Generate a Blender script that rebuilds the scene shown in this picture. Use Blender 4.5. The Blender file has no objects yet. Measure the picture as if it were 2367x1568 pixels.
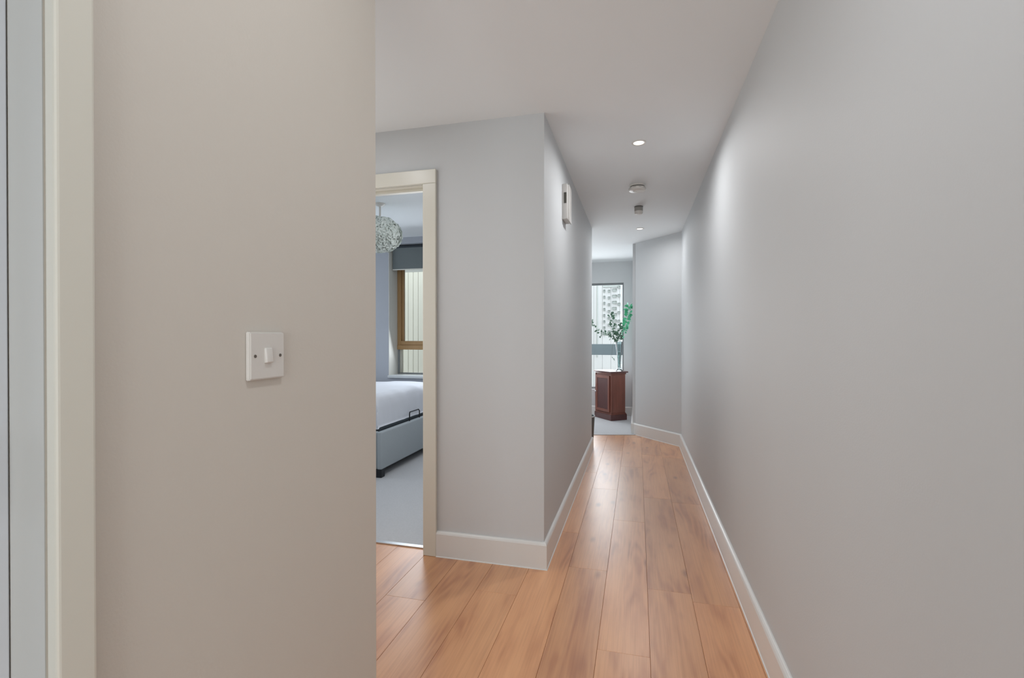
import bpy, bmesh, math, random
from mathutils import Vector, Matrix
PI = math.pi
random.seed(7)
C = bpy.context.scene.collection
sc = bpy.context.scene

# ------------------------------------------------------------------ camera, world, daylight, exposure
# x runs across the corridor (right is +), y runs along it, z is up; the camera stands above the origin.
cam_d = bpy.data.cameras.new('camera')
cam_d.sensor_width = 36.0
cam_d.lens = 16.93
cam_d.shift_y = 0.0008
cam_d.clip_start = 0.02
cam = bpy.data.objects.new('camera', cam_d); C.objects.link(cam)
cam.location = (0, 0, 1.22)
cam.rotation_euler = (math.radians(90 - 0.3), 0, math.radians(14.56))
sc.camera = cam

w = bpy.data.worlds.new('overcast_sky'); sc.world = w
w.use_nodes = True
bg = w.node_tree.nodes['Background']
bg.inputs[0].default_value = (0.86, 0.93, 1.0, 1)
bg.inputs[1].default_value = 2.2

sc.view_settings.view_transform = 'Standard'
sc.view_settings.look = 'None'
sc.view_settings.gamma = 1
sc.view_settings.use_curve_mapping = False
sc.view_settings.exposure = 0.06

def area(name, loc, direction, sx, sy, power, col):
    d = bpy.data.lights.new(name, 'AREA'); d.shape = 'RECTANGLE'; d.size = sx; d.size_y = sy
    d.energy = power; d.color = col
    o = bpy.data.objects.new(name, d); C.objects.link(o); o.location = loc
    o.rotation_euler = Vector(direction).to_track_quat('-Z', 'Z').to_euler()
    return o
# added fill from behind the camera, coloured like daylight
area('rear_fill_light', (-0.09, -2.05, 1.15), (0, 1, 0.02), 1.0, 2.0, 24, (0.87, 0.95, 1.0))
# daylight from the windows of the side room, the bedroom and the living room
area('side_room_daylight', (-2.0, -0.9, 1.5), (0.6, 0.8, 0), 1.0, 1.2, 4, (0.80, 0.88, 1.0))
area('hall_fill_light', (-2.05, 1.8, 1.35), (1, 0, 0), 1.1, 1.9, 10, (1.0, 0.97, 0.93))  # added fill for the hall; its left wall has no window
area('bedroom_daylight', (-2.3, 5.12, 1.5), (0, -1, -0.4), 1.0, 1.1, 9.5, (0.84, 0.92, 1.0))
area('bedroom_side_fill', (-4.28, 3.9, 1.35), (1, 0, -0.1), 1.4, 1.6, 19, (0.86, 0.93, 1.0))  # added fill in front of the blank left wall
area('living_room_daylight', (-1.40, 6.55, 1.3), (1, 0, 0), 1.7, 1.7, 4.5, (0.88, 0.94, 1.0))
area('far_corner_daylight', (-1.20, 7.60, 1.35), (0.7, -0.72, -0.35), 0.25, 1.3, 4, (0.92, 0.96, 1.0))
area('far_window_daylight', (-0.75, 7.62, 1.25), (0, -1, -0.16), 1.05, 1.6, 18, (0.92, 0.96, 1.0))

# ------------------------------------------------------------------ materials
def s2l(c):
    return tuple(((v / 255 + 0.055) / 1.055) ** 2.4 if v / 255 > 0.04045 else v / 255 / 12.92 for v in c)

def mat(name, rgb, rough=0.5, metal=0.0, noise=0.0, nscale=8.0, bump=0.0, bscale=60.0, spec=0.5, stretch=(1, 1, 1)):
    m = bpy.data.materials.new(name); m.use_nodes = True
    nt = m.node_tree; N = nt.nodes; L = nt.links
    p = N['Principled BSDF']
    col = s2l(rgb) + (1,)
    p.inputs['Base Color'].default_value = col
    p.inputs['Roughness'].default_value = rough
    p.inputs['Metallic'].default_value = metal
    p.inputs['Specular IOR Level'].default_value = spec
    tc = N.new('ShaderNodeTexCoord'); mp = N.new('ShaderNodeMapping'); mp.inputs['Scale'].default_value = stretch
    L.new(tc.outputs['Object'], mp.inputs['Vector'])
    n = N.new('ShaderNodeTexNoise'); n.inputs['Scale'].default_value = nscale; n.inputs['Detail'].default_value = 4
    L.new(mp.outputs[0], n.inputs['Vector'])
    mx = N.new('ShaderNodeMix'); mx.data_type = 'RGBA'
    k = max(noise, 0.01)
    mx.inputs[6].default_value = tuple(min(1, c * (1 - k)) for c in col[:3]) + (1,)
    mx.inputs[7].default_value = tuple(min(1, c * (1 + k)) for c in col[:3]) + (1,)
    L.new(n.outputs['Fac'], mx.inputs[0]); L.new(mx.outputs[2], p.inputs['Base Color'])
    if bump:
        b = N.new('ShaderNodeTexNoise'); b.inputs['Scale'].default_value = bscale; b.inputs['Detail'].default_value = 3
        L.new(mp.outputs[0], b.inputs['Vector'])
        bp = N.new('ShaderNodeBump'); bp.inputs['Strength'].default_value = bump; bp.inputs['Distance'].default_value = 0.003
        L.new(b.outputs['Fac'], bp.inputs['Height']); L.new(bp.outputs[0], p.inputs['Normal'])
    return m

def emis(name, rgb, strength):
    m = bpy.data.materials.new(name); m.use_nodes = True
    p = m.node_tree.nodes['Principled BSDF']
    p.inputs['Base Color'].default_value = s2l(rgb) + (1,)
    p.inputs['Emission Color'].default_value = s2l(rgb) + (1,)
    p.inputs['Emission Strength'].default_value = strength
    return m

def glass(name, tint=(1, 1, 1), ior=1.45, boost=1.0):
    m = bpy.data.materials.new(name); m.use_nodes = True
    nt = m.node_tree; N = nt.nodes; L = nt.links
    N.remove(N['Principled BSDF']); out = N['Material Output']
    t = N.new('ShaderNodeBsdfTransparent'); t.inputs[0].default_value = tint + (1,)
    g = N.new('ShaderNodeBsdfGlossy'); g.inputs['Roughness'].default_value = 0.02
    f = N.new('ShaderNodeFresnel'); f.inputs['IOR'].default_value = ior
    mu = N.new('ShaderNodeMath'); mu.operation = 'MULTIPLY'; mu.inputs[1].default_value = boost; mu.use_clamp = True
    L.new(f.outputs[0], mu.inputs[0])
    mx = N.new('ShaderNodeMixShader')
    L.new(mu.outputs[0], mx.inputs[0]); L.new(t.outputs[0], mx.inputs[1]); L.new(g.outputs[0], mx.inputs[2])
    L.new(mx.outputs[0], out.inputs['Surface'])
    return m

def oak_floor():
    m = bpy.data.materials.new('oak_laminate'); m.use_nodes = True
    nt = m.node_tree; N = nt.nodes; L = nt.links
    p = N['Principled BSDF']
    tc = N.new('ShaderNodeTexCoord'); oi = N.new('ShaderNodeObjectInfo')
    add = N.new('ShaderNodeVectorMath'); add.operation = 'ADD'
    sc1 = N.new('ShaderNodeVectorMath'); sc1.operation = 'SCALE'; sc1.inputs['Scale'].default_value = 37.0
    cb = N.new('ShaderNodeCombineXYZ')
    L.new(oi.outputs['Random'], cb.inputs[0]); L.new(oi.outputs['Random'], cb.inputs[1]); L.new(oi.outputs['Random'], cb.inputs[2])
    L.new(cb.outputs[0], sc1.inputs[0]); L.new(tc.outputs['Object'], add.inputs[0]); L.new(sc1.outputs[0], add.inputs[1])
    # broad figure: contour rings of a stretched noise = cathedral grain
    m1 = N.new('ShaderNodeMapping'); m1.inputs['Scale'].default_value = (5.0, 0.62, 1)
    L.new(add.outputs[0], m1.inputs['Vector'])
    n1 = N.new('ShaderNodeTexNoise'); n1.inputs['Scale'].default_value = 1.0; n1.inputs['Detail'].default_value = 2.0; n1.inputs['Roughness'].default_value = 0.45
    L.new(m1.outputs[0], n1.inputs['Vector'])
    mul = N.new('ShaderNodeMath'); mul.operation = 'MULTIPLY'; mul.inputs[1].default_value = 95
    L.new(n1.outputs['Fac'], mul.inputs[0])
    sn = N.new('ShaderNodeMath'); sn.operation = 'SINE'; L.new(mul.outputs[0], sn.inputs[0])
    ring = N.new('ShaderNodeMapRange'); ring.inputs[1].default_value = -1; ring.inputs[2].default_value = 1
    L.new(sn.outputs[0], ring.inputs[0])
    # fine fibres
    m2 = N.new('ShaderNodeMapping'); m2.inputs['Scale'].default_value = (150, 3.2, 1)
    L.new(add.outputs[0], m2.inputs['Vector'])
    n2 = N.new('ShaderNodeTexNoise'); n2.inputs['Scale'].default_value = 1.0; n2.inputs['Detail'].default_value = 4.0
    L.new(m2.outputs[0], n2.inputs['Vector'])
    # soft broad patches
    m3 = N.new('ShaderNodeMapping'); m3.inputs['Scale'].default_value = (7, 1.5, 1)
    L.new(add.outputs[0], m3.inputs['Vector'])
    n3 = N.new('ShaderNodeTexNoise'); n3.inputs['Scale'].default_value = 1.3; n3.inputs['Detail'].default_value = 3.0
    L.new(m3.outputs[0], n3.inputs['Vector'])
    # knots
    m4 = N.new('ShaderNodeMapping'); m4.inputs['Scale'].default_value = (6.5, 2.6, 1)
    L.new(add.outputs[0], m4.inputs['Vector'])
    vk = N.new('ShaderNodeTexVoronoi'); vk.inputs['Scale'].default_value = 1.0
    L.new(m4.outputs[0], vk.inputs['Vector'])
    kr = N.new('ShaderNodeMapRange'); kr.inputs[1].default_value = 0.0; kr.inputs[2].default_value = 0.20; kr.inputs[3].default_value = 1; kr.inputs[4].default_value = 0
    kr.interpolation_type = 'SMOOTHERSTEP'
    L.new(vk.outputs['Distance'], kr.inputs[0])
    def mixc(fac_from, a_from, b, amount, curve=None):
        mx = N.new('ShaderNodeMix'); mx.data_type = 'RGBA'
        f = N.new('ShaderNodeMath'); f.operation = 'MULTIPLY'; f.inputs[1].default_value = amount
        L.new(fac_from, f.inputs[0]); L.new(f.outputs[0], mx.inputs[0])
        if isinstance(a_from, tuple): mx.inputs[6].default_value = a_from
        else: L.new(a_from, mx.inputs[6])
        mx.inputs[7].default_value = b
        return mx.outputs[2]
    light = s2l((228, 166, 114)) + (1,); mid = s2l((208, 142, 92)) + (1,); dark = s2l((162, 88, 44)) + (1,)
    r3 = N.new('ShaderNodeMapRange'); r3.inputs[1].default_value = 0.3; r3.inputs[2].default_value = 0.7
    L.new(n3.outputs['Fac'], r3.inputs[0])
    c = mixc(r3.outputs[0], light, mid, 0.9)
    # rings only show where the broad patch is dark
    rmask = N.new('ShaderNodeMapRange'); rmask.inputs[1].default_value = 0.47; rmask.inputs[2].default_value = 0.64
    L.new(n3.outputs['Fac'], rmask.inputs[0])
    rm = N.new('ShaderNodeMath'); rm.operation = 'MULTIPLY'; L.new(ring.outputs[0], rm.inputs[0]); L.new(rmask.outputs[0], rm.inputs[1])
    c = mixc(rm.outputs[0], c, dark, 0.50)
    r2 = N.new('ShaderNodeMapRange'); r2.inputs[1].default_value = 0.42; r2.inputs[2].default_value = 0.72
    L.new(n2.outputs['Fac'], r2.inputs[0])
    c = mixc(r2.outputs[0], c, dark, 0.26)
    c = mixc(kr.outputs[0], c, s2l((132, 70, 38)) + (1,), 0.62)
    # each plank a little lighter or darker
    hv = N.new('ShaderNodeHueSaturation')
    vr = N.new('ShaderNodeMapRange'); vr.inputs[3].default_value = 0.90; vr.inputs[4].default_value = 1.08
    L.new(oi.outputs['Random'], vr.inputs[0]); L.new(vr.outputs[0], hv.inputs['Value']); L.new(c, hv.inputs['Color'])
    L.new(hv.outputs[0], p.inputs['Base Color'])
    p.inputs['Roughness'].default_value = 0.30
    p.inputs['Specular IOR Level'].default_value = 0.6
    p.inputs['Coat Weight'].default_value = 1.0
    p.inputs['Coat Roughness'].default_value = 0.37
    p.inputs['Coat IOR'].default_value = 1.65
    bp = N.new('ShaderNodeBump'); bp.inputs['Strength'].default_value = 0.10; bp.inputs['Distance'].default_value = 0.001
    L.new(n2.outputs['Fac'], bp.inputs['Height']); L.new(bp.outputs[0], p.inputs['Normal'])
    return m

M = dict(
    wall=mat('painted_wall', (210, 212, 213), 0.62, noise=0.012, nscale=1.2, bump=0.10, bscale=220),
    wall_warmlit=mat('warm_lit_wall', (218, 211, 201), 0.62, noise=0.012, nscale=1.2, bump=0.10, bscale=220),  # warm light on the partition put into its wall colour
    bedwall=mat('bedroom_wall_paint', (168, 172, 180), 0.65, noise=0.012, nscale=1.2, bump=0.08, bscale=220),
    ceiling=mat('ceiling_paint', (237, 240, 241), 0.75, noise=0.01, nscale=1.0, bump=0.06, bscale=200),
    trim=mat('satin_white_woodwork', (230, 229, 226), 0.30, noise=0.01, nscale=3),
    cream=mat('cream_woodwork', (226, 223, 211), 0.32, noise=0.012, nscale=3),
    lining_shade=mat('shaded_white_lining', (202, 202, 198), 0.4, noise=0.01, nscale=3),  # shade on the side room jamb put into the colour
    leaf_coollit=mat('cool_lit_white_door', (236, 240, 246), 0.3, noise=0.01, nscale=3),  # cool light on the door leaf put into its white
    boxwhite=mat('dull_white_plastic', (192, 189, 185), 0.4),  # greyer than the other white plastic
    white=mat('white_plastic', (226, 222, 216), 0.30),
    screw=mat('dull_screw', (120, 114, 106), 0.4, 0.6),
    dark=mat('dark_display', (70, 68, 60), 0.35),
    sensor=mat('grey_sensor_band', (160, 158, 153), 0.5),
    oak=oak_floor(),
    sub=mat('underlay', (110, 84, 62), 0.9, noise=0.1),
    carpet=mat('pale_carpet', (196, 196, 198), 0.95, noise=0.10, nscale=90, bump=0.9, bscale=420, spec=0.1),
    metal=mat('aluminium_strip', (200, 202, 204), 0.28, 0.9, noise=0.04, nscale=30),
    fabric=mat('grey_bed_fabric', (172, 179, 183), 0.9, noise=0.10, nscale=260, bump=0.6, bscale=600, spec=0.2),
    duvet=mat('white_cotton', (226, 228, 234), 0.85, noise=0.02, nscale=10, bump=0.15, bscale=90, spec=0.2),
    black=mat('black_metal', (34, 36, 40), 0.4, 0.3),
    darkfab=mat('charcoal_fabric', (62, 68, 73), 0.9, noise=0.08, nscale=200, bump=0.3, bscale=400, spec=0.2),
    blind=mat('charcoal_blind', (114, 121, 122), 0.85, noise=0.05, nscale=120, bump=0.2, bscale=500, spec=0.15),
    pine=mat('varnished_pine', (172, 136, 92), 0.4, noise=0.12, nscale=3, stretch=(14, 14, 1)),
    sill=mat('pale_sill', (196, 200, 202), 0.4, noise=0.03, nscale=12),
    wframe=mat('painted_window_frame', (214, 212, 204), 0.4, noise=0.02, nscale=5),
    vent=mat('pale_grey_vent', (196, 200, 197), 0.5, noise=0.1, nscale=20),
    gframe=mat('grey_window_frame', (136, 140, 142), 0.4, noise=0.03, nscale=8),
    gpanel=mat('slate_grey_panel', (146, 162, 168), 0.4, noise=0.03, nscale=8),
    board=mat('cream_cladding', (202, 198, 184), 0.7, noise=0.04, nscale=2, stretch=(8, 8, 1)),
    boardw=mat('white_cladding', (228, 226, 226), 0.7, noise=0.03, nscale=2, stretch=(8, 8, 1)),
    ground=mat('pale_paving', (190, 188, 182), 0.9, noise=0.08, nscale=3),
    maho=mat('mahogany', (122, 70, 56), 0.28, noise=0.38, nscale=3.0, stretch=(9, 9, 1.3), spec=0.6),
    mahod=mat('dark_mahogany', (88, 52, 50), 0.22, noise=0.25, nscale=4.0, stretch=(9, 9, 1.3), spec=0.6),
    petal=mat('pale_petal', (232, 238, 232), 0.8, noise=0.06, nscale=14),
    leaf=mat('eucalyptus_leaf', (92, 124, 104), 0.5, noise=0.35, nscale=16),
    leafg=mat('bright_green_leaf', (96, 194, 150), 0.5, noise=0.3, nscale=16),
    stem=mat('leaf_stem', (84, 96, 74), 0.6, noise=0.2),
    bin=mat('charcoal_bin', (84, 86, 86), 0.5, noise=0.05),
    lens=emis('downlight_lens', (255, 252, 244), 1.1),
    glass=glass('window_glass', (0.97, 0.99, 0.985)),
    vglass=glass('vase_glass', (0.86, 0.93, 0.94), 1.5, 1.6),
    water=glass('vase_water', (0.80, 0.90, 0.88), 1.33, 1.2),
)

# ------------------------------------------------------------------ mesh helpers
class MB:
    def __init__(s): s.bm = bmesh.new()
    def box(s, x0, x1, y0, y1, z0, z1, bevel=0.0, seg=2, rot=None):
        r = bmesh.ops.create_cube(s.bm, size=1)
        vs = r['verts']
        bmesh.ops.scale(s.bm, vec=(abs(x1 - x0), abs(y1 - y0), abs(z1 - z0)), verts=vs)
        bmesh.ops.translate(s.bm, vec=((x0 + x1) / 2, (y0 + y1) / 2, (z0 + z1) / 2), verts=vs)
        if bevel:
            es = list({e for v in vs for e in v.link_edges})
            rr = bmesh.ops.bevel(s.bm, geom=es, offset=bevel, segments=seg, affect='EDGES', profile=0.5)
            vs = list({v for f in rr['faces'] for v in f.verts} | {v for v in vs if v.is_valid})
        if rot: bmesh.ops.transform(s.bm, matrix=rot, verts=vs)
        return s
    def prism(s, pts, z0, z1):
        b = [s.bm.verts.new((x, y, z0)) for x, y in pts]; t = [s.bm.verts.new((x, y, z1)) for x, y in pts]
        n = len(pts)
        s.bm.faces.new(list(reversed(b))); s.bm.faces.new(t)
        for i in range(n): s.bm.faces.new((b[i], b[(i + 1) % n], t[(i + 1) % n], t[i]))
        return s
    def lathe(s, prof, n=32, c=(0, 0, 0), cap0=True, cap1=True):
        rings = []
        for r, z in prof:
            rings.append([s.bm.verts.new((c[0] + r * math.cos(2 * PI * i / n), c[1] + r * math.sin(2 * PI * i / n), c[2] + z)) for i in range(n)])
        for a, b in zip(rings, rings[1:]):
            for i in range(n): s.bm.faces.new((a[i], a[(i + 1) % n], b[(i + 1) % n], b[i]))
        if cap0: s.bm.faces.new(list(reversed(rings[0])))
        if cap1: s.bm.faces.new(rings[-1])
        return s
    def tube(s, pts, rad, n=8):
        pts = [Vector(p) for p in pts]; rings = []
        for i, p in enumerate(pts):
            d = (pts[min(i + 1, len(pts) - 1)] - pts[max(i - 1, 0)]).normalized()
            up = Vector((0, 0, 1)) if abs(d.z) < 0.9 else Vector((1, 0, 0))
            a = d.cross(up).normalized(); b = d.cross(a)
            r = rad[i] if isinstance(rad, (list, tuple)) else rad
            rings.append([s.bm.verts.new(p + (a * math.cos(2 * PI * k / n) + b * math.sin(2 * PI * k / n)) * r) for k in range(n)])
        for a, b in zip(rings, rings[1:]):
            for i in range(n): s.bm.faces.new((a[i], a[(i + 1) % n], b[(i + 1) % n], b[i]))
        s.bm.faces.new(list(reversed(rings[0]))); s.bm.faces.new(rings[-1])
        return s
    def build(s, name, m, parent=None, smooth=False, kind=None):
        bmesh.ops.recalc_face_normals(s.bm, faces=s.bm.faces)
        me = bpy.data.meshes.new(name); s.bm.to_mesh(me); s.bm.free()
        me.materials.append(m)
        if smooth:
            for f in me.polygons: f.use_smooth = True
        o = bpy.data.objects.new(name, me); C.objects.link(o)
        if parent: o.parent = parent
        if smooth:
            md = o.modifiers.new('split', 'EDGE_SPLIT'); md.split_angle = math.radians(38)
        if kind: o['kind'] = kind
        return o

def tag(o, label, cat, group=None):
    o['label'] = label; o['category'] = cat
    if group: o['group'] = group
    return o
def thing(name, label, cat, loc=(0, 0, 0), rz=0, group=None):
    o = bpy.data.objects.new(name, None); C.objects.link(o)
    o.location = loc; o.rotation_euler = (0, 0, rz); o.empty_display_size = 0.1
    return tag(o, label, cat, group)
def struct_empty(name, loc=(0, 0, 0)):
    o = bpy.data.objects.new(name, None); C.objects.link(o); o.location = loc; o['kind'] = 'structure'
    o.empty_display_size = 0.1
    return o
def struct(name, mb, m, **k): return mb.build(name, m, kind='structure', **k)

# ------------------------------------------------------------------ key dimensions
H = 2.40
RX = 0.478; RY = 5.67              # right wall plane and where it bends
AX, AY = -0.02, 6.235              # end of the angled wall
LX = -0.474                        # left wall of the corridor
PX = -0.65; PY = 1.11              # partition with the switch: plane and its end
DY = 2.496                         # wall with the bedroom door
D0, D1, DH = -1.92, -1.158, 2.076  # bedroom door opening
LE = 5.26                          # end of the corridor's left wall
FY = 7.68                          # far wall of the living room
BY = 5.18                          # window wall of the bedroom
YB = -2.2

# ------------------------------------------------------------------ shell
fl = struct('floor', MB().box(-4.5, 0.7, YB - 0.2, 8.0, -0.12, -0.012), M['sub'])
struct('ceiling', MB().box(-4.5, 0.7, YB - 0.2, 8.0, H, H + 0.1), M['ceiling'])
struct('wall_right', MB().box(RX, RX + 0.12, YB, RY, 0, H), M['wall'])
struct('wall_angled', MB().prism([(RX, RY), (RX + 0.12, RY), (RX + 0.12, 6.5), (AX + 0.09, 6.5), (AX, AY + 0.04), (AX, AY)], 0, H), M['wall'])
struct('wall_living_right', MB().box(-0.055, 0.06, AY + 0.04, FY, 0, H), M['wall'])
# partition wall with the side room's door opening (y from -0.42 to 0.395)
J = 0.395
struct('wall_left', MB().box(PX - 0.10, PX, J, PY, 0, H).box(PX - 0.10, PX, -0.42, J, 2.06, H).box(PX - 0.10, PX, YB, -0.42, 0, H), M['wall_warmlit'])
struct('wall_side_room', MB().box(-2.15, PX - 0.10, PY - 0.10, PY, 0, H), M['wall'])
struct('wall_hall_left', MB().box(-2.25, -2.15, YB, DY, 0, H), M['wall'])
struct('wall_hall', MB().box(D1, LX, DY, DY + 0.10, 0, H).box(D0, D1, DY, DY + 0.10, DH, H).box(-4.35, D0, DY, DY + 0.10, 0, H), M['wall'])
struct('wall_corridor_left', MB().box(LX - 0.10, LX, DY + 0.10, LE, 0, H), M['wall'])
struct('wall_back', MB().box(-2.25, RX + 0.12, YB - 0.12, YB, 0, H), M['wall'])
struct('wall_bedroom_left', MB().box(-4.45, -4.35, DY, BY + 0.27, 0, H), M['bedwall'])
W0, W1, WZ0, WZ1 = -2.863, -1.76, 0.735, 2.325
struct('wall_bedroom_window', MB().box(-4.35, W0, BY, BY + 0.27, 0, H).box(W1, -1.45, BY, BY + 0.27, 0, H)
       .box(W0, W1, BY, BY + 0.27, 0, WZ0).box(W0, W1, BY, BY + 0.27, WZ1, H), M['bedwall'])
struct('wall_living_front', MB().box(-1.45, LX - 0.10, BY, LE, 0, H), M['wall'])
struct('wall_living_left', MB().box(-1.55, -1.45, BY + 0.27, FY + 0.2, 0, H), M['wall'])
V0, V1, VZ0, VZ1 = -1.30, -0.203, 0.40, 2.072
struct('wall_far', MB().box(-1.45, V0, FY, FY + 0.2, 0, H).box(V1, 0.06, FY, FY + 0.2, 0, H)
       .box(V0, V1, FY, FY + 0.2, 0, VZ0).box(V0, V1, FY, FY + 0.2, VZ1, H), M['wall'])

# carpets
struct('carpet_bedroom', MB().box(-4.35, LX - 0.10, DY + 0.075, BY, -0.012, 0.003), M['carpet']).name = 'carpet'
struct('carpet_living', MB().prism([(-1.45, LE), (-0.60, LE), (-0.60, 6.04), (-0.02, 6.19), (-0.02, FY), (-1.45, FY)], 0.0003, 0.006), M['carpet']).name = 'carpet'
struct('carpet_side', MB().box(-2.15, PX - 0.06, YB, PY - 0.10, -0.012, 0.003), M['carpet']).name = 'carpet'
tb = MB().prism([(D0, 0.0), (D1, 0.0), (D1, 0.03), (D0, 0.03)], 0.0, 0.006)
o = struct('trim_threshold', tb, M['metal']); o.location = (0, DY + 0.055, 0.001)

# laminate planks, each its own piece; seams 0.2 m apart
cols = [(-0.55 + 0.2 * k) for k in range(-7, 6)]
joints = {5: [0.55, 1.93], 0: [], }
plank_me = {}
def plank(x0, x1, y0, y1):
    key = (round(x1 - x0, 3), round(y1 - y0, 3))
    g = 0.0004
    if key not in plank_me:
        w_, l_ = key; c = 0.0007; t = 0.0009
        bm = bmesh.new()
        b = [bm.verts.new(v) for v in ((g, g, -0.012), (w_ - g, g, -0.012), (w_ - g, l_ - g, -0.012), (g, l_ - g, -0.012))]
        mdl = [bm.verts.new(v) for v in ((g, g, -t), (w_ - g, g, -t), (w_ - g, l_ - g, -t), (g, l_ - g, -t))]
        tp = [bm.verts.new(v) for v in ((g + c, g + c, 0), (w_ - g - c, g + c, 0), (w_ - g - c, l_ - g - c, 0), (g + c, l_ - g - c, 0))]
        for a, d in ((b, mdl), (mdl, tp)):
            for i in range(4): bm.faces.new((a[i], a[(i + 1) % 4], d[(i + 1) % 4], d[i]))
        bm.faces.new(tp); bm.faces.new(list(reversed(b)))
        me = bpy.data.meshes.new('plank'); bm.to_mesh(me); bm.free(); me.materials.append(M['oak'])
        plank_me[key] = me
    o = bpy.data.objects.new('plank', plank_me[key]); C.objects.link(o)
    o.location = (x0, y0, 0); o.parent = fl
starts = {-0.35: 2.55, -0.15: 1.90, 0.05: 2.42, 0.25: 2.35, -0.55: 1.62, 0.45: 1.1, -0.75: 2.2, -0.95: 1.35, -1.15: 2.05, -1.35: 1.6, -1.55: 1.25, -1.75: 2.1, -1.95: 1.7}
for x0 in cols:
    x0 = round(x0, 2); x1 = round(x0 + 0.2, 2)
    if x0 < PX - 0.11: ymin, ymax = PY, DY + 0.07
    elif x0 < -0.5: ymin, ymax = YB, 6.25
    else: ymin, ymax = YB, 6.25
    if x0 == -0.75: ymax = DY + 0.07
    x1c = min(x1, 0.50)
    L_ = 1.38
    y = starts.get(x0, 1.5) - 5 * L_
    while y < ymax:
        a, b_ = max(y, ymin), min(y + L_, ymax)
        if b_ - a > 0.05 and x1c - x0 > 0.02: plank(x0, x1c, a, b_)
        y += L_

# ------------------------------------------------------------------ baseboards
def baseboard(name, pts, m=None, h=0.14, t=0.018):
    """profile swept along a wall line with mitred corners; the room lies to the left of the walking direction"""
    prof = [(0.0, 0.0), (t + 0.004, 0.0), (t + 0.003, 0.003), (t, 0.0045), (t, h - 0.014), (t - 0.004, h - 0.006), (t - 0.010, h - 0.001), (t - 0.013, h), (0, h)]
    P = [Vector((x, y)) for x, y in pts]; bm = bmesh.new(); rings = []
    for i, p in enumerate(P):
        ds = []
        if i > 0: ds.append((P[i] - P[i - 1]).normalized())
        if i < len(P) - 1: ds.append((P[i + 1] - P[i]).normalized())
        ns = [Vector((-d.y, d.x)) for d in ds]
        n = ns[0] if len(ns) == 1 else (ns[0] + ns[1]).normalized() / max(0.2, (ns[0] + ns[1]).normalized().dot(ns[0]))
        rings.append([bm.verts.new((p.x + n.x * a, p.y + n.y * a, z)) for a, z in prof])
    k = len(prof)
    for a, b in zip(rings, rings[1:]):
        for i in range(k): bm.faces.new((a[i], a[(i + 1) % k], b[(i + 1) % k], b[i]))
    bm.faces.new(rings[0]); bm.faces.new(list(reversed(rings[-1])))
    mb = MB(); mb.bm.free(); mb.bm = bm
    return struct(name, mb, m or M['trim'])
baseboard('baseboard_right', [(RX, YB), (RX, RY), (AX, AY), (AX, AY + 0.04), (-0.055, AY + 0.05), (-0.055, FY), (V1 - 0.9, FY)])
baseboard('baseboard_left', [(-1.45, LE), (LX, LE), (LX, DY), (D1 + 0.078, DY)][::1])
baseboard('baseboard_partition', [(-2.15, PY), (PX, PY), (PX, J + 0.045)])

# ------------------------------------------------------------------ door_1: bedroom door frame (the leaf stands open out of view)
def miter_architrave(parent, m, x0, x1, z1, ww, t, y):
    """three boards round an opening on a wall whose face is the plane y, facing -y"""
    for a, b in ((x1, x1 + ww), (x0 - ww, x0)):
        MB().box(a, b, y - t, y, 0, z1 + (0 if False else 0), 0.003).build('architrave', m, parent)
    MB().box(x0 - ww, x1 + ww, y - t, y, z1, z1 + ww, 0.003).build('architrave', m, parent)
d1 = struct_empty('door_1')
miter_architrave(d1, M['cream'], D0, D1, DH, 0.078, 0.020, DY)
MB().box(D0, D1, DY, DY + 0.10, DH - 0.004, DH, 0.001).build('head_lining', M['cream'], d1)
MB().box(D1 - 0.004, D1, DY, DY + 0.10, 0, DH, 0.001).build('jamb_lining', M['cream'], d1)
MB().box(D0, D0 + 0.004, DY, DY + 0.10, 0, DH, 0.001).build('jamb_lining', M['cream'], d1)
MB().box(D0 + 0.004, D1 - 0.004, DY + 0.040, DY + 0.072, DH - 0.020, DH - 0.004, 0.002).build('door_stop', M['cream'], d1)
MB().box(D1 - 0.016, D1 - 0.004, DY + 0.040, DY + 0.072, 0.008, DH - 0.020, 0.002).build('door_stop', M['cream'], d1)

# ------------------------------------------------------------------ door_2: side room door beside the switch, its leaf open into the side room
d2 = struct_empty('door_2')
AW = 0.042
MB().box(PX, PX + 0.018, J - 0.0, J + AW, 0, 2.06, 0.004, 3).build('architrave', M['cream'], d2)
MB().box(PX, PX + 0.018, -0.42 - AW, -0.42, 0, 2.06, 0.004, 3).build('architrave', M['cream'], d2)
MB().box(PX, PX + 0.018, -0.42 - AW, J + AW, 2.06, 2.06 + AW, 0.004, 3).build('architrave', M['cream'], d2)
MB().box(PX - 0.055, PX, J - 0.001, J, 0, 2.06).build('jamb_lining', M['lining_shade'], d2)
MB().box(PX - 0.055, PX, -0.42, -0.419, 0, 2.06).build('jamb_lining', M['lining_shade'], d2)
MB().box(PX - 0.055, PX, -0.419, J - 0.001, 2.059, 2.06).build('head_lining', M['lining_shade'], d2)
lf = MB().box(PX - 0.85, PX - 0.0555, J - 0.040, J - 0.0015, 0.008, 2.05, 0.0015).build('leaf', M['leaf_coollit'], d2)
for z in (0.25, 1.02, 1.80):
    MB().tube([(PX - 0.052, J - 0.044, z), (PX - 0.052, J - 0.044, z + 0.09)], 0.005, 10).build('hinge', M['metal'], lf, smooth=True)

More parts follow.
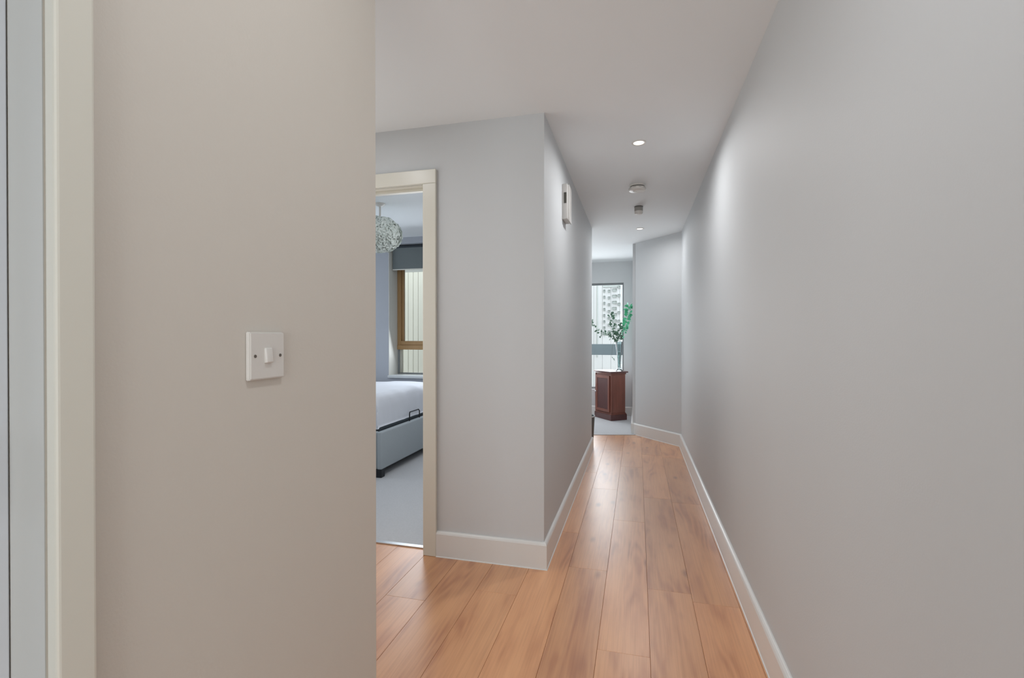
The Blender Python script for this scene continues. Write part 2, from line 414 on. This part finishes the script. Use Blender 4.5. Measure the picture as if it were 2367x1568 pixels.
# ------------------------------------------------------------------ window_1: bedroom window in a deep reveal
GY = BY + 0.225
w1 = struct_empty('window_1')
fz = 1.075
MB().box(W0, W1, BY + 0.005, GY + 0.045, WZ0, WZ0 + 0.004).build('reveal_base', M['wframe'], w1)
MB().box(-2.86, W1 + 0.01, BY - 0.035, GY - 0.02, WZ0 + 0.004, WZ0 + 0.034, 0.004).build('window_sill', M['sill'], w1)
MB().box(W0, W0 + 0.006, BY + 0.001, GY, WZ0 + 0.004, WZ1, 0.0).build('reveal_lining', M['wframe'], w1)
# opening sash in varnished wood above
sash = MB().box(W0 + 0.006, W0 + 0.052, GY - 0.022, GY + 0.04, fz + 0.005, WZ1 - 0.001, 0.004)
sash.box(W0 + 0.052, W1 - 0.05, GY - 0.006, GY + 0.04, WZ1 - 0.06, WZ1 - 0.001, 0.004)
sash.box(W1 - 0.05, W1, GY - 0.02, GY + 0.04, fz + 0.005, WZ1 - 0.001, 0.004)
s1 = sash.build('sash_frame', M['pine'], w1)
MB().box(W0 + 0.052, W0 + 0.082, GY + 0.005, GY + 0.042, fz + 0.05, WZ1 - 0.06, 0.005).build('sash_bead', M['pine'], s1)
MB().box(W0 + 0.052, W1 - 0.05, GY - 0.022, GY + 0.03, fz + 0.05, fz + 0.10, 0.005).build('sash_rail', M['pine'], s1)
MB().box(W0 + 0.006, W1, GY - 0.03, GY + 0.04, fz - 0.006, fz + 0.05, 0.005).build('transom', M['pine'], w1)
MB().box(W0 + 0.05, W1 - 0.05, GY + 0.012, GY + 0.018, fz + 0.05, WZ1 - 0.06).build('pane', M['glass'], w1)
lo = MB().box(W0 + 0.006, W0 + 0.030, GY - 0.01, GY + 0.04, WZ0 + 0.034, fz - 0.006, 0.003)
lo.box(W1 - 0.03, W1, GY - 0.01, GY + 0.04, WZ0 + 0.034, fz - 0.006, 0.003)
lo.box(W0 + 0.03, W1 - 0.03, GY - 0.01, GY + 0.04, WZ0 + 0.034, WZ0 + 0.05, 0.003)
lo.build('lower_frame', M['gframe'], w1)
MB().box(W0 + 0.030, W0 + 0.056, GY, GY + 0.03, WZ0 + 0.05, fz - 0.006, 0.003).build('glazing_bead', M['board'], w1)
MB().box(W0 + 0.05, W1 - 0.03, GY + 0.012, GY + 0.018, WZ0 + 0.05, fz - 0.006).build('pane', M['glass'], w1)

# ------------------------------------------------------------------ window_2: tall living room window
w2 = struct_empty('window_2')
y = FY + 0.06
fr = MB().box(V0, V0 + 0.03, y, y + 0.06, VZ0, VZ1, 0.003).box(V1 - 0.018, V1, y, y + 0.06, VZ0, VZ1, 0.003)
fr.box(V0 + 0.03, V1 - 0.018, y, y + 0.06, VZ1 - 0.025, VZ1, 0.003).box(V0 + 0.03, V1 - 0.018, y, y + 0.06, VZ0, VZ0 + 0.03, 0.003)
fr.build('window_frame', M['gframe'], w2)
MB().box(V0 + 0.03, V1 - 0.018, y + 0.005, y + 0.04, 0.94, 1.112, 0.002).build('transom_panel', M['gpanel'], w2)
MB().box(V0 + 0.03, V1 - 0.018, y + 0.022, y + 0.028, 1.112, VZ1 - 0.025).build('pane', M['glass'], w2)
MB().box(V0 + 0.03, V1 - 0.018, y + 0.022, y + 0.028, VZ0 + 0.03, 0.94).build('pane', M['glass'], w2)

# ------------------------------------------------------------------ outside: cladded houses and paving
struct('ground', MB().box(-12, 6, 5.5, 20, -0.30, -0.15), M['ground'])
def cladded(name, label, x0, x1, yy, z1, bw, m, gap):
    t = thing(name, label, 'building', ((x0 + x1) / 2, yy, -0.15))
    ox = (x0 + x1) / 2
    MB().box(x0 - ox, x1 - ox, 0.025, 0.6, 0, z1).build('wall', m, t)
    n = int((x1 - x0) / bw); me = None
    for i in range(n):
        if me is None:
            b = MB().box(gap / 2, bw - gap / 2, 0, 0.03, 0, z1 - 0.02, 0.003, 1).build('board', m, t); me = b.data
        else:
            b = bpy.data.objects.new('board', me); C.objects.link(b); b.parent = t
        b.location = (x0 - ox + i * bw, 0, 0)
    return t, ox
nb, ox = cladded('neighbouring_house', 'cream timber clad house seen through the bedroom window', -7.5, -2.2, 9.0, 5.6, 0.11, M['board'], 0.006)
MB().box(-0.35, -0.27, -0.05, 0.0, 1.02, 1.20, 0.01).build('wall_lamp', M['gframe'], nb).location = (0.0, 0, 0)
fh, ox = cladded('white_clad_house', 'white clad house seen through the far living room window', -3.4, 2.2, 11.6, 6.5, 0.20, M['boardw'], 0.005)
vent_me = None
for vx, wd, step, off in ((-0.75, 0.045, 0.145, 0.0), (-0.64, 0.05, 0.16, 0.05), (-0.514, 0.10, 0.145, 0.02), (-0.41, 0.06, 0.20, 0.1)):
    k = 0
    z = 1.30 + off
    while z < 2.45:
        if vent_me is None:
            v = MB().box(-0.5, 0.5, -0.02, 0.0, -0.5, 0.5, 0.05, 1).build('vent', M['vent'], fh); vent_me = v.data
        else:
            v = bpy.data.objects.new('vent', vent_me); C.objects.link(v); v.parent = fh
        v.location = (vx - ox, 0, z + 0.15); v.scale = (wd, 1, 0.062)
        z += step
MB().box(-0.781 - ox, -0.39 - ox, -0.03, 0, 2.55, 2.60, 0.005).build('ledge', M['vent'], fh)
MB().box(-0.912 - ox - 0.012, -0.912 - ox + 0.012, -0.03, 0, 0.9, 2.60, 0.005).build('downpipe', M['vent'], fh)

# ------------------------------------------------------------------ roller blind
rb = thing('roller_blind', 'charcoal roller blind pulled part way down over the bedroom window', 'blind', (-2.31, BY + 0.055, WZ1))
hw = 0.528
MB().box(-hw, hw, -0.0015, 0.0015, -0.292, -0.02).build('blind_fabric', M['blind'], rb)
MB().tube([(-hw, 0.012, -0.024), (hw, 0.012, -0.024)], 0.020, 20).build('roller_tube', M['darkfab'], rb, smooth=True)
MB().box(-hw, hw, -0.005, 0.005, -0.302, -0.290, 0.002).build('bottom_bar', M['wframe'], rb)

# ------------------------------------------------------------------ bed
bed = thing('double_bed', 'grey upholstered bed frame on short black legs beyond the open doorway', 'bed', (-3.19, 4.42, 0))
bx = 1.06; by = 0.69
def rail(x0, x1, y0, y1): return MB().box(x0, x1, y0, y1, 0.075, 0.40, 0.012, 3)
rail(bx - 0.05, bx, -by, by).build('foot_rail', M['fabric'], bed, smooth=True)
rail(-bx + 0.05, bx - 0.05, -by, -by + 0.05).build('side_rail', M['fabric'], bed, smooth=True)
rail(-bx + 0.05, bx - 0.05, by - 0.05, by).build('side_rail', M['fabric'], bed, smooth=True)
MB().box(-bx - 0.02, -bx + 0.05, -by, by, 0.075, 1.05, 0.02, 3).build('headboard', M['fabric'], bed, smooth=True)
MB().box(-bx + 0.05, bx - 0.05, -by + 0.05, by - 0.05, 0.30, 0.36).build('slat_base', M['black'], bed)
MB().box(-bx + 0.06, bx - 0.06, -by + 0.06, by - 0.06, 0.36, 0.43, 0.02, 2).build('mattress_base', M['darkfab'], bed)
MB().box(-bx + 0.06, bx - 0.075, -by + 0.075, by - 0.075, 0.43, 0.62, 0.04, 3).build('mattress', M['duvet'], bed, smooth=True)
for sx in (-1, 1):
    for sy in (-1, 1):
        cx = sx * (bx - 0.035); cy = sy * (by - 0.035)
        MB().box(cx - 0.03, cx + 0.03, cy - 0.03, cy + 0.03, 0.003, 0.078, 0.004).build('leg', M['black'], bed)
# mattress retaining hoop in the middle of the foot end
MB().tube([(bx - 0.026, -0.11, 0.37), (bx - 0.026, -0.11, 0.47), (bx - 0.03, -0.095, 0.485), (bx - 0.03, 0.095, 0.485), (bx - 0.026, 0.11, 0.47), (bx - 0.026, 0.11, 0.37)],
          0.006, 8).build('mattress_hoop', M['black'], bed, smooth=True)

def duvet():
    import mathutils.noise as mn
    bm = bmesh.new()
    x0, x1 = -4.15, -2.185; y0, y1 = 3.775, 5.075; nx, ny = 90, 70; top = 0.715; low = 0.425; R = 0.09; drop = top - low
    # cross-section: distance along the sheet past the edge folds down over a rounded corner
    def fold(s, a, b):
        ext = R * (PI / 2 - 1) + drop
        lo = a - ext; hi = b + ext; t = lo + (hi - lo) * s
        def side(dv):      # dv: distance past (edge - R)
            if dv <= 0: return dv, 0.0
            if dv < R * PI / 2: an = dv / R; return R * math.sin(an), R * (1 - math.cos(an))
            return R, R + (dv - R * PI / 2)
        if t > b - R: h, d = side(t - (b - R)); return b - R + h, d
        if t < a + R: h, d = side((a + R) - t); return a + R - h, d
        return t, 0.0
    g = []
    for i in range(nx + 1):
        row = []
        for j in range(ny + 1):
            X, dx = fold(i / nx, x0, x1); Y, dy = fold(j / ny, y0, y1)
            d = min(drop, max(dx, dy) if min(dx, dy) == 0 else (dx ** 3 + dy ** 3) ** (1 / 3))
            p = Vector((X, Y, top - d))
            q = mn.noise(Vector((X * 2.2, Y * 2.6, d * 2))) * 0.020 + mn.noise(Vector((X * 6, Y * 9, d * 3))) * 0.007
            n = Vector((0, 0, 1)) if d < R * 0.5 else (Vector((1, 0, 0.2)) if X > x1 - R - 0.01 else Vector((0, -1 if Y < 4.4 else 1, 0.2)))
            cxx = max(0, (Y - y0 - 0.02) * 0.0)
            if d > drop - 0.02: q *= 0.35
            p += n * (q if n.z > 0.9 else abs(q) - 0.012)
            p.z = max(p.z, low)
            row.append(bm.verts.new(p))
        g.append(row)
    for i in range(nx):
        for j in range(ny): bm.faces.new((g[i][j], g[i + 1][j], g[i + 1][j + 1], g[i][j + 1]))
    mb = MB(); mb.bm.free(); mb.bm = bm
    o = mb.build('duvet', M['duvet'], smooth=False)
    for f in o.data.polygons: f.use_smooth = True
    so = o.modifiers.new('thick', 'SOLIDIFY'); so.thickness = 0.012; so.offset = -1
    return tag(o, 'white duvet spread over the grey bed beyond the open doorway', 'duvet')
duvet()

# ------------------------------------------------------------------ pendant lamp with petal shade
pl = thing('pendant_lamp', 'pale round petal pendant lamp hanging above the bed', 'lamp', (-2.20, 3.83, H))
MB().lathe([(0.048, 0.0), (0.048, -0.006), (0.030, -0.020), (0.010, -0.026)], 28).build('ceiling_rose', M['white'], pl, smooth=True)
MB().tube([(0, 0, -0.02), (0, 0, -0.16)], 0.009, 12).build('cord_cover', M['white'], pl, smooth=True)
sh = MB()
inner = []
for i in range(1, 12):
    a = PI * i / 12; inner.append((0.155 * math.sin(a), -0.273 + 0.115 * math.cos(a)))
sh.lathe(inner, 28)
core = sh.build('lamp_shade', M['petal'], pl, smooth=True)
pb = MB(); rnd = random.Random(4)
nP = 620
for i in range(nP):
    zz = 1 - 2 * (i + 0.5) / nP; th = i * 2.39996; r = math.sqrt(1 - zz * zz)
    nrm = Vector((r * math.cos(th), r * math.sin(th), zz)); c = Vector((nrm.x * 0.172, nrm.y * 0.172, nrm.z * 0.134 - 0.273))
    tng = nrm.cross(Vector((rnd.uniform(-1, 1), rnd.uniform(-1, 1), rnd.uniform(-1, 1)))).normalized(); bt = nrm.cross(tng)
    tilt = rnd.uniform(0.1, 0.6)
    u_ = (tng * math.cos(tilt) + nrm * math.sin(tilt)); s_ = rnd.uniform(0.020, 0.034)
    vs = [pb.bm.verts.new(c + u_ * a * s_ + bt * b * s_ + nrm * (0.012 + 0.004 * cc)) for a, b, cc in
          ((-1, 0, 0), (-0.5, 0.7, 1), (0.4, 0.8, 1), (1, 0.2, 0), (0.7, -0.6, 1), (-0.4, -0.8, 1))]
    cv = pb.bm.verts.new(c + nrm * 0.002)
    for k in range(6): pb.bm.faces.new((vs[k], vs[(k + 1) % 6], cv))
pb.build('petals', M['petal'], core, kind='stuff')

# ------------------------------------------------------------------ ceiling fittings
def downlight(label, x, y, power, col=(0.97, 0.98, 1.0)):
    t = thing('downlight', label, 'light', (x, y, H), 0, 'downlights in the corridor ceiling')
    MB().lathe([(0.030, 0.0), (0.043, 0.0), (0.043, -0.003), (0.040, -0.005), (0.032, -0.004), (0.030, 0.0)], 36, cap0=False, cap1=False).build('bezel', M['white'], t, smooth=True)
    MB().lathe([(0.033, -0.0035), (0.012, -0.0030), (0.001, -0.0028)], 32, cap0=False).build('lamp_lens', M['lens'], t, smooth=True)
    d = bpy.data.lights.new('downlight_beam', 'AREA'); d.shape = 'DISK'; d.size = 0.06; d.energy = power; d.color = col; d.spread = math.radians(170)
    l = bpy.data.objects.new('downlight_beam', d); C.objects.link(l); l.parent = t; l.location = (0, 0, -0.010)
    return t
downlight('nearer lit round downlight in the corridor ceiling', 0.008, 3.02, 6.0)
downlight('farther lit round downlight in the corridor ceiling', 0.027, 5.41, 4.2)
for i, (x, y, p) in enumerate(((0.0, 0.6, 4.0), (0.0, -1.2, 2.0), (-1.5, 1.8, 2.5), (-1.05, 3.3, 9.0))):  # corridor row continued out of view; hall and bedroom ones added as fill
    d = bpy.data.lights.new('unseen_ceiling_light', 'AREA'); d.shape = 'DISK'; d.size = 0.07; d.energy = p; d.color = (0.95, 0.97, 1.0)
    l = bpy.data.objects.new('unseen_ceiling_light', d); C.objects.link(l); l.location = (x, y, H - 0.01)

sa = thing('smoke_alarm', 'round white smoke alarm with a dark slot on the corridor ceiling', 'alarm', (0.0, 3.86, H))
MB().lathe([(0.060, 0.0), (0.062, -0.004), (0.061, -0.012), (0.058, -0.014)], 40).build('mounting_base', M['white'], sa, smooth=True)
MB().lathe([(0.055, -0.014), (0.055, -0.020)], 40).build('air_slot', M['dark'], sa, smooth=True)
MB().lathe([(0.058, -0.020), (0.064, -0.023), (0.065, -0.036), (0.061, -0.045), (0.050, -0.049), (0.020, -0.051), (0.001, -0.051)], 44, cap1=False).build('cover', M['white'], sa, smooth=True)
MB().lathe([(0.012, -0.0505), (0.012, -0.0545), (0.010, -0.056)], 20, c=(-0.018, -0.012, 0)).build('test_button', M['white'], sa, smooth=True)
for k in range(10):
    a = 2 * PI * k / 10
    MB().box(-0.010, 0.010, -0.001, 0.001, -0.031, -0.028, 0, rot=Matrix.Translation((0.0645 * math.cos(a), 0.0645 * math.sin(a), 0)) @ Matrix.Rotation(a + PI / 2, 4, 'Z')).build('grille_slot', M['sensor'], sa)

sn = thing('ceiling_sensor', 'small grey cylindrical sensor with a pale tip between alarm and farther downlight', 'sensor', (0.012, 4.50, H))
MB().lathe([(0.034, 0.0), (0.038, -0.002), (0.038, -0.006)], 32).build('mounting_base', M['dark'], sn, smooth=True)
MB().lathe([(0.036, -0.006), (0.037, -0.010), (0.037, -0.040), (0.036, -0.042)], 32).build('housing', M['sensor'], sn, smooth=True)
MB().lathe([(0.037, -0.042), (0.037, -0.058), (0.030, -0.068), (0.012, -0.072), (0.001, -0.072)], 32, cap1=False).build('sensor_lens', M['white'], sn, smooth=True)

# ------------------------------------------------------------------ wall box high on the corridor's left wall
wb = thing('wall_box', 'white electrical box with a dark slot high on the corridor wall near its corner', 'electrical box', (LX, 3.12, 2.105))
MB().box(0, 0.036, 0, 0.15, -0.115, 0.115, 0.005, 3).build('housing', M['boxwhite'], wb, smooth=True)
MB().box(0.034, 0.042, 0.035, 0.155, -0.118, 0.118, 0.003, 2).build('cover', M['boxwhite'], wb, smooth=True)
MB().box(0.012, 0.029, -0.002, 0.002, -0.012, 0.058, 0.001).build('display_slot', M['dark'], wb)

# ------------------------------------------------------------------ light switch
sw = thing('light_switch', 'square white single rocker light switch on the foreground wall', 'switch', (PX, 0.727, 1.187))
pm = MB()
pm.box(0, 0.0085, -0.043, 0.043, -0.043, 0.043)
pm.bm.verts.ensure_lookup_table()
for v in pm.bm.verts:
    if v.co.x > 0.005: v.co.y *= 0.95; v.co.z *= 0.95
bmesh.ops.bevel(pm.bm, geom=list(pm.bm.edges), offset=0.0015, segments=2, affect='EDGES')
pm.build('face_plate', M['white'], sw, smooth=True)
MB().box(-0.0085, 0.0085, -0.0085, 0.0085, -0.0135, 0.0135, 0.0022, 3, rot=Matrix.Translation((0.0045, 0, 0)) @ Matrix.Rotation(math.radians(-7), 4, 'Y')).build('rocker', M['white'], sw, smooth=True)
for s_ in (-1, 1):
    p = MB().lathe([(0.0030, 0.0), (0.0028, 0.0012), (0.001, 0.0014)], 16)
    o = p.build('screw', M['screw'], sw, smooth=True); o.location = (0.0082, s_ * 0.0302, 0); o.rotation_euler = (0, PI / 2, 0)

# ------------------------------------------------------------------ mahogany cabinet
cab = thing('mahogany_cabinet', 'dark red mahogany pedestal cabinet standing cornerwise under the far window', 'cabinet', (-0.364, 7.10, 0.006), math.atan2(0.606, 0.795))
# local x: along the plain right side (0..0.28); local y: along the door front (0..0.455)
CW, CD, CH = 0.280, 0.440, 0.715
pz = 0.105
MB().box(0, CW, 0, CD, 0, pz - 0.022, 0.004, 2).build('plinth', M['mahod'], cab)
MB().box(0.004, CW - 0.004, 0.004, CD - 0.004, pz - 0.022, pz - 0.010, 0.005, 3).box(0.010, CW - 0.010, 0.010, CD - 0.010, pz - 0.010, pz, 0.004, 3).build('plinth_moulding', M['maho'], cab, smooth=True)
MB().box(0.018, CW - 0.018, 0.018, CD - 0.018, pz, CH - 0.045, 0.004, 2).build('body', M['maho'], cab)
dr = MB().box(0.006, 0.018, 0.045, CD - 0.045, pz + 0.012, CH - 0.065, 0.003, 2).build('door', M['maho'], cab)
MB().box(0.001, 0.006, 0.085, CD - 0.085, pz + 0.055, CH - 0.11, 0.002, 2).build('door_panel', M['mahod'], dr)
fm = MB()
for a, b, c_, d_ in ((0.045, 0.082, pz + 0.012, CH - 0.065), (CD - 0.082, CD - 0.045, pz + 0.012, CH - 0.065)): fm.box(-0.004, 0.006, a, b, c_, d_, 0.002, 2)
for c_, d_ in ((pz + 0.012, pz + 0.052), (CH - 0.107, CH - 0.065)): fm.box(-0.004, 0.006, 0.082, CD - 0.082, c_, d_, 0.002, 2)
fm.build('door_frame', M['maho'], dr)
o = MB().lathe([(0.005, 0.0), (0.005, 0.010), (0.010, 0.014), (0.011, 0.020), (0.006, 0.026), (0.001, 0.027)], 20, cap1=False).build('knob', M['metal'], dr, smooth=True)
o.location = (-0.004, CD - 0.065, 0.40); o.rotation_euler = (0, -PI / 2, 0)
MB().tube([(0.016, 0.016, pz), (0.016, 0.016, CH - 0.045)], 0.010, 14).build('corner_column', M['maho'], cab, smooth=True)
MB().tube([(0.016, CD - 0.016, pz), (0.016, CD - 0.016, CH - 0.045)], 0.010, 14).build('corner_column', M['maho'], cab, smooth=True)
MB().box(0.008, CW - 0.008, 0.008, CD - 0.008, CH - 0.045, CH - 0.022, 0.006, 3).build('cornice', M['maho'], cab, smooth=True)
MB().box(-0.014, CW + 0.014, -0.014, CD + 0.014, CH - 0.022, CH, 0.007, 3).build('cabinet_top', M['mahod'], cab, smooth=True)

# ------------------------------------------------------------------ vase and branches
VX, VY, VZ = -0.258, 7.300, CH + 0.006
vs = thing('glass_vase', 'tall clear flared glass vase standing on the mahogany cabinet', 'vase', (VX, VY, VZ))
outer = [(0.050, 0.0), (0.052, 0.006), (0.046, 0.016), (0.026, 0.040), (0.0225, 0.075), (0.025, 0.14), (0.031, 0.22), (0.039, 0.31), (0.047, 0.38), (0.055, 0.430), (0.056, 0.433)]
innr = [(0.053, 0.433), (0.044, 0.38), (0.036, 0.31), (0.028, 0.22), (0.022, 0.14), (0.019, 0.075), (0.012, 0.055), (0.001, 0.050)]
MB().lathe(outer + innr, 36, cap1=False).build('vase_body', M['vglass'], vs, smooth=True)
MB().lathe([(0.001, 0.052), (0.012, 0.057), (0.018, 0.077), (0.021, 0.14), (0.027, 0.22), (0.0335, 0.285), (0.001, 0.285)], 28, cap0=False, cap1=False).build('water', M['water'], vs, smooth=True)

def branch(label, pts, leafm, n, size, spread, seed, t0=0.0):
    r = random.Random(seed)
    base = Vector((VX, VY, VZ))
    t = thing('eucalyptus_branch', label, 'branch', base + Vector(pts[0]), 0, 'leafy branches in the glass vase')
    P = [Vector(p) - Vector(pts[0]) for p in pts]
    # smooth polyline
    Q = []
    for i in range(len(P) - 1):
        a = P[max(i - 1, 0)]; b = P[i]; c = P[i + 1]; d = P[min(i + 2, len(P) - 1)]
        for k in range(6):
            s = k / 6
            Q.append(0.5 * ((2 * b) + (c - a) * s + (2 * a - 5 * b + 4 * c - d) * s * s + (3 * b - a - 3 * c + d) * s ** 3))
    Q.append(P[-1])
    MB().tube(Q, [0.0022 * (1 - 0.6 * i / len(Q)) for i in range(len(Q))], 6).build('stem', M['stem'], t, smooth=True)
    mb = MB()
    for i in range(n):
        f = t0 + (1 - t0) * (i + 0.5) / n; k = min(len(Q) - 2, int(f * (len(Q) - 1)))
        p = Q[k].lerp(Q[k + 1], f * (len(Q) - 1) - k); d = (Q[k + 1] - Q[k]).normalized()
        out = Vector((r.uniform(-1, 1), r.uniform(-1, 1), r.uniform(-0.5, 1))); out = (out - d * out.dot(d)).normalized()
        dr_ = (out + d * r.uniform(0.1, 0.9)).normalized()
        sd = dr_.cross(Vector((r.uniform(-1, 1), r.uniform(-1, 1), r.uniform(-1, 1)))).normalized(); nn = dr_.cross(sd)
        L_ = size * r.uniform(0.7, 1.25); c = p + dr_ * r.uniform(0.0, spread)
        shp = ((0, 0, 0), (0.2, 0.34, 0.05), (0.55, 0.42, 0.08), (0.85, 0.24, 0.04), (1, 0, -0.03), (0.85, -0.24, 0.04), (0.55, -0.42, 0.08), (0.2, -0.34, 0.05))
        vv = [mb.bm.verts.new(c + dr_ * a * L_ + sd * b * L_ + nn * cc * L_) for a, b, cc in shp]
        m_ = mb.bm.verts.new(c + dr_ * 0.5 * L_ - nn * 0.02 * L_)
        for q in range(8): mb.bm.faces.new((vv[q], vv[(q + 1) % 8], m_))
    mb.build('leaves', leafm, t, kind='stuff')
# the branches fan out left, up and right from the vase
branch('drooping dark green leafy branch reaching out to the left of the vase', [(0.0, 0, 0.10), (-0.02, 0, 0.42), (-0.12, -0.02, 0.50), (-0.26, -0.03, 0.57), (-0.42, -0.05, 0.72)], M['leaf'], 36, 0.046, 0.02, 1, 0.35)
branch('lowest sparse leafy branch sagging left over the vase rim', [(0.005, 0, 0.12), (-0.02, 0.01, 0.41), (-0.10, 0.01, 0.52), (-0.20, 0.02, 0.56), (-0.27, 0.0, 0.50)], M['leaf'], 16, 0.036, 0.015, 2, 0.4)
branch('upright grey green leafy branch in the middle of the vase', [(0.0, 0.005, 0.08), (-0.015, 0.005, 0.40), (-0.08, 0, 0.62), (-0.13, 0, 0.86)], M['leaf'], 40, 0.046, 0.03, 3, 0.35)
branch('bushy middle leafy branch just above the vase rim', [(0.004, -0.004, 0.10), (0.01, 0, 0.40), (0.0, -0.01, 0.52), (-0.02, -0.02, 0.68)], M['leaf'], 44, 0.046, 0.045, 4, 0.42)
branch('bright green leafy branch reaching up to the right of the vase', [(0.0, 0, 0.10), (0.02, 0, 0.42), (0.07, -0.02, 0.60), (0.12, -0.03, 0.80), (0.14, -0.03, 0.96)], M['leafg'], 80, 0.050, 0.035, 5, 0.5)
branch('short forward green branch leaning right over the vase rim', [(0.006, 0.0, 0.10), (0.02, -0.01, 0.42), (0.06, -0.03, 0.53), (0.10, -0.04, 0.60)], M['leafg'], 18, 0.036, 0.03, 6, 0.5)
branch('single small sprig hanging low left of the vase stem', [(-0.001, -0.006, 0.20), (-0.035, -0.035, 0.45), (-0.085, -0.045, 0.40), (-0.10, -0.045, 0.22), (-0.07, -0.045, 0.165)], M['leaf'], 7, 0.030, 0.008, 9, 0.72)

# ------------------------------------------------------------------ slim bin just past the corridor wall's end
bn = thing('waste_bin', 'dark grey bin showing as a thin strip past the end of the corridor wall', 'bin', (-0.594, 5.43, 0.006))
MB().lathe([(0.118, 0.0), (0.122, 0.01), (0.136, 0.30), (0.138, 0.33), (0.134, 0.335), (0.131, 0.31), (0.116, 0.012), (0.001, 0.010)], 36, cap1=False).build('bin_body', M['bin'], bn, smooth=True)
MB().lathe([(0.136, 0.325), (0.141, 0.330), (0.141, 0.340), (0.136, 0.343), (0.132, 0.338), (0.136, 0.325)], 36, cap0=False, cap1=False).build('rim', M['sill'], bn, smooth=True)
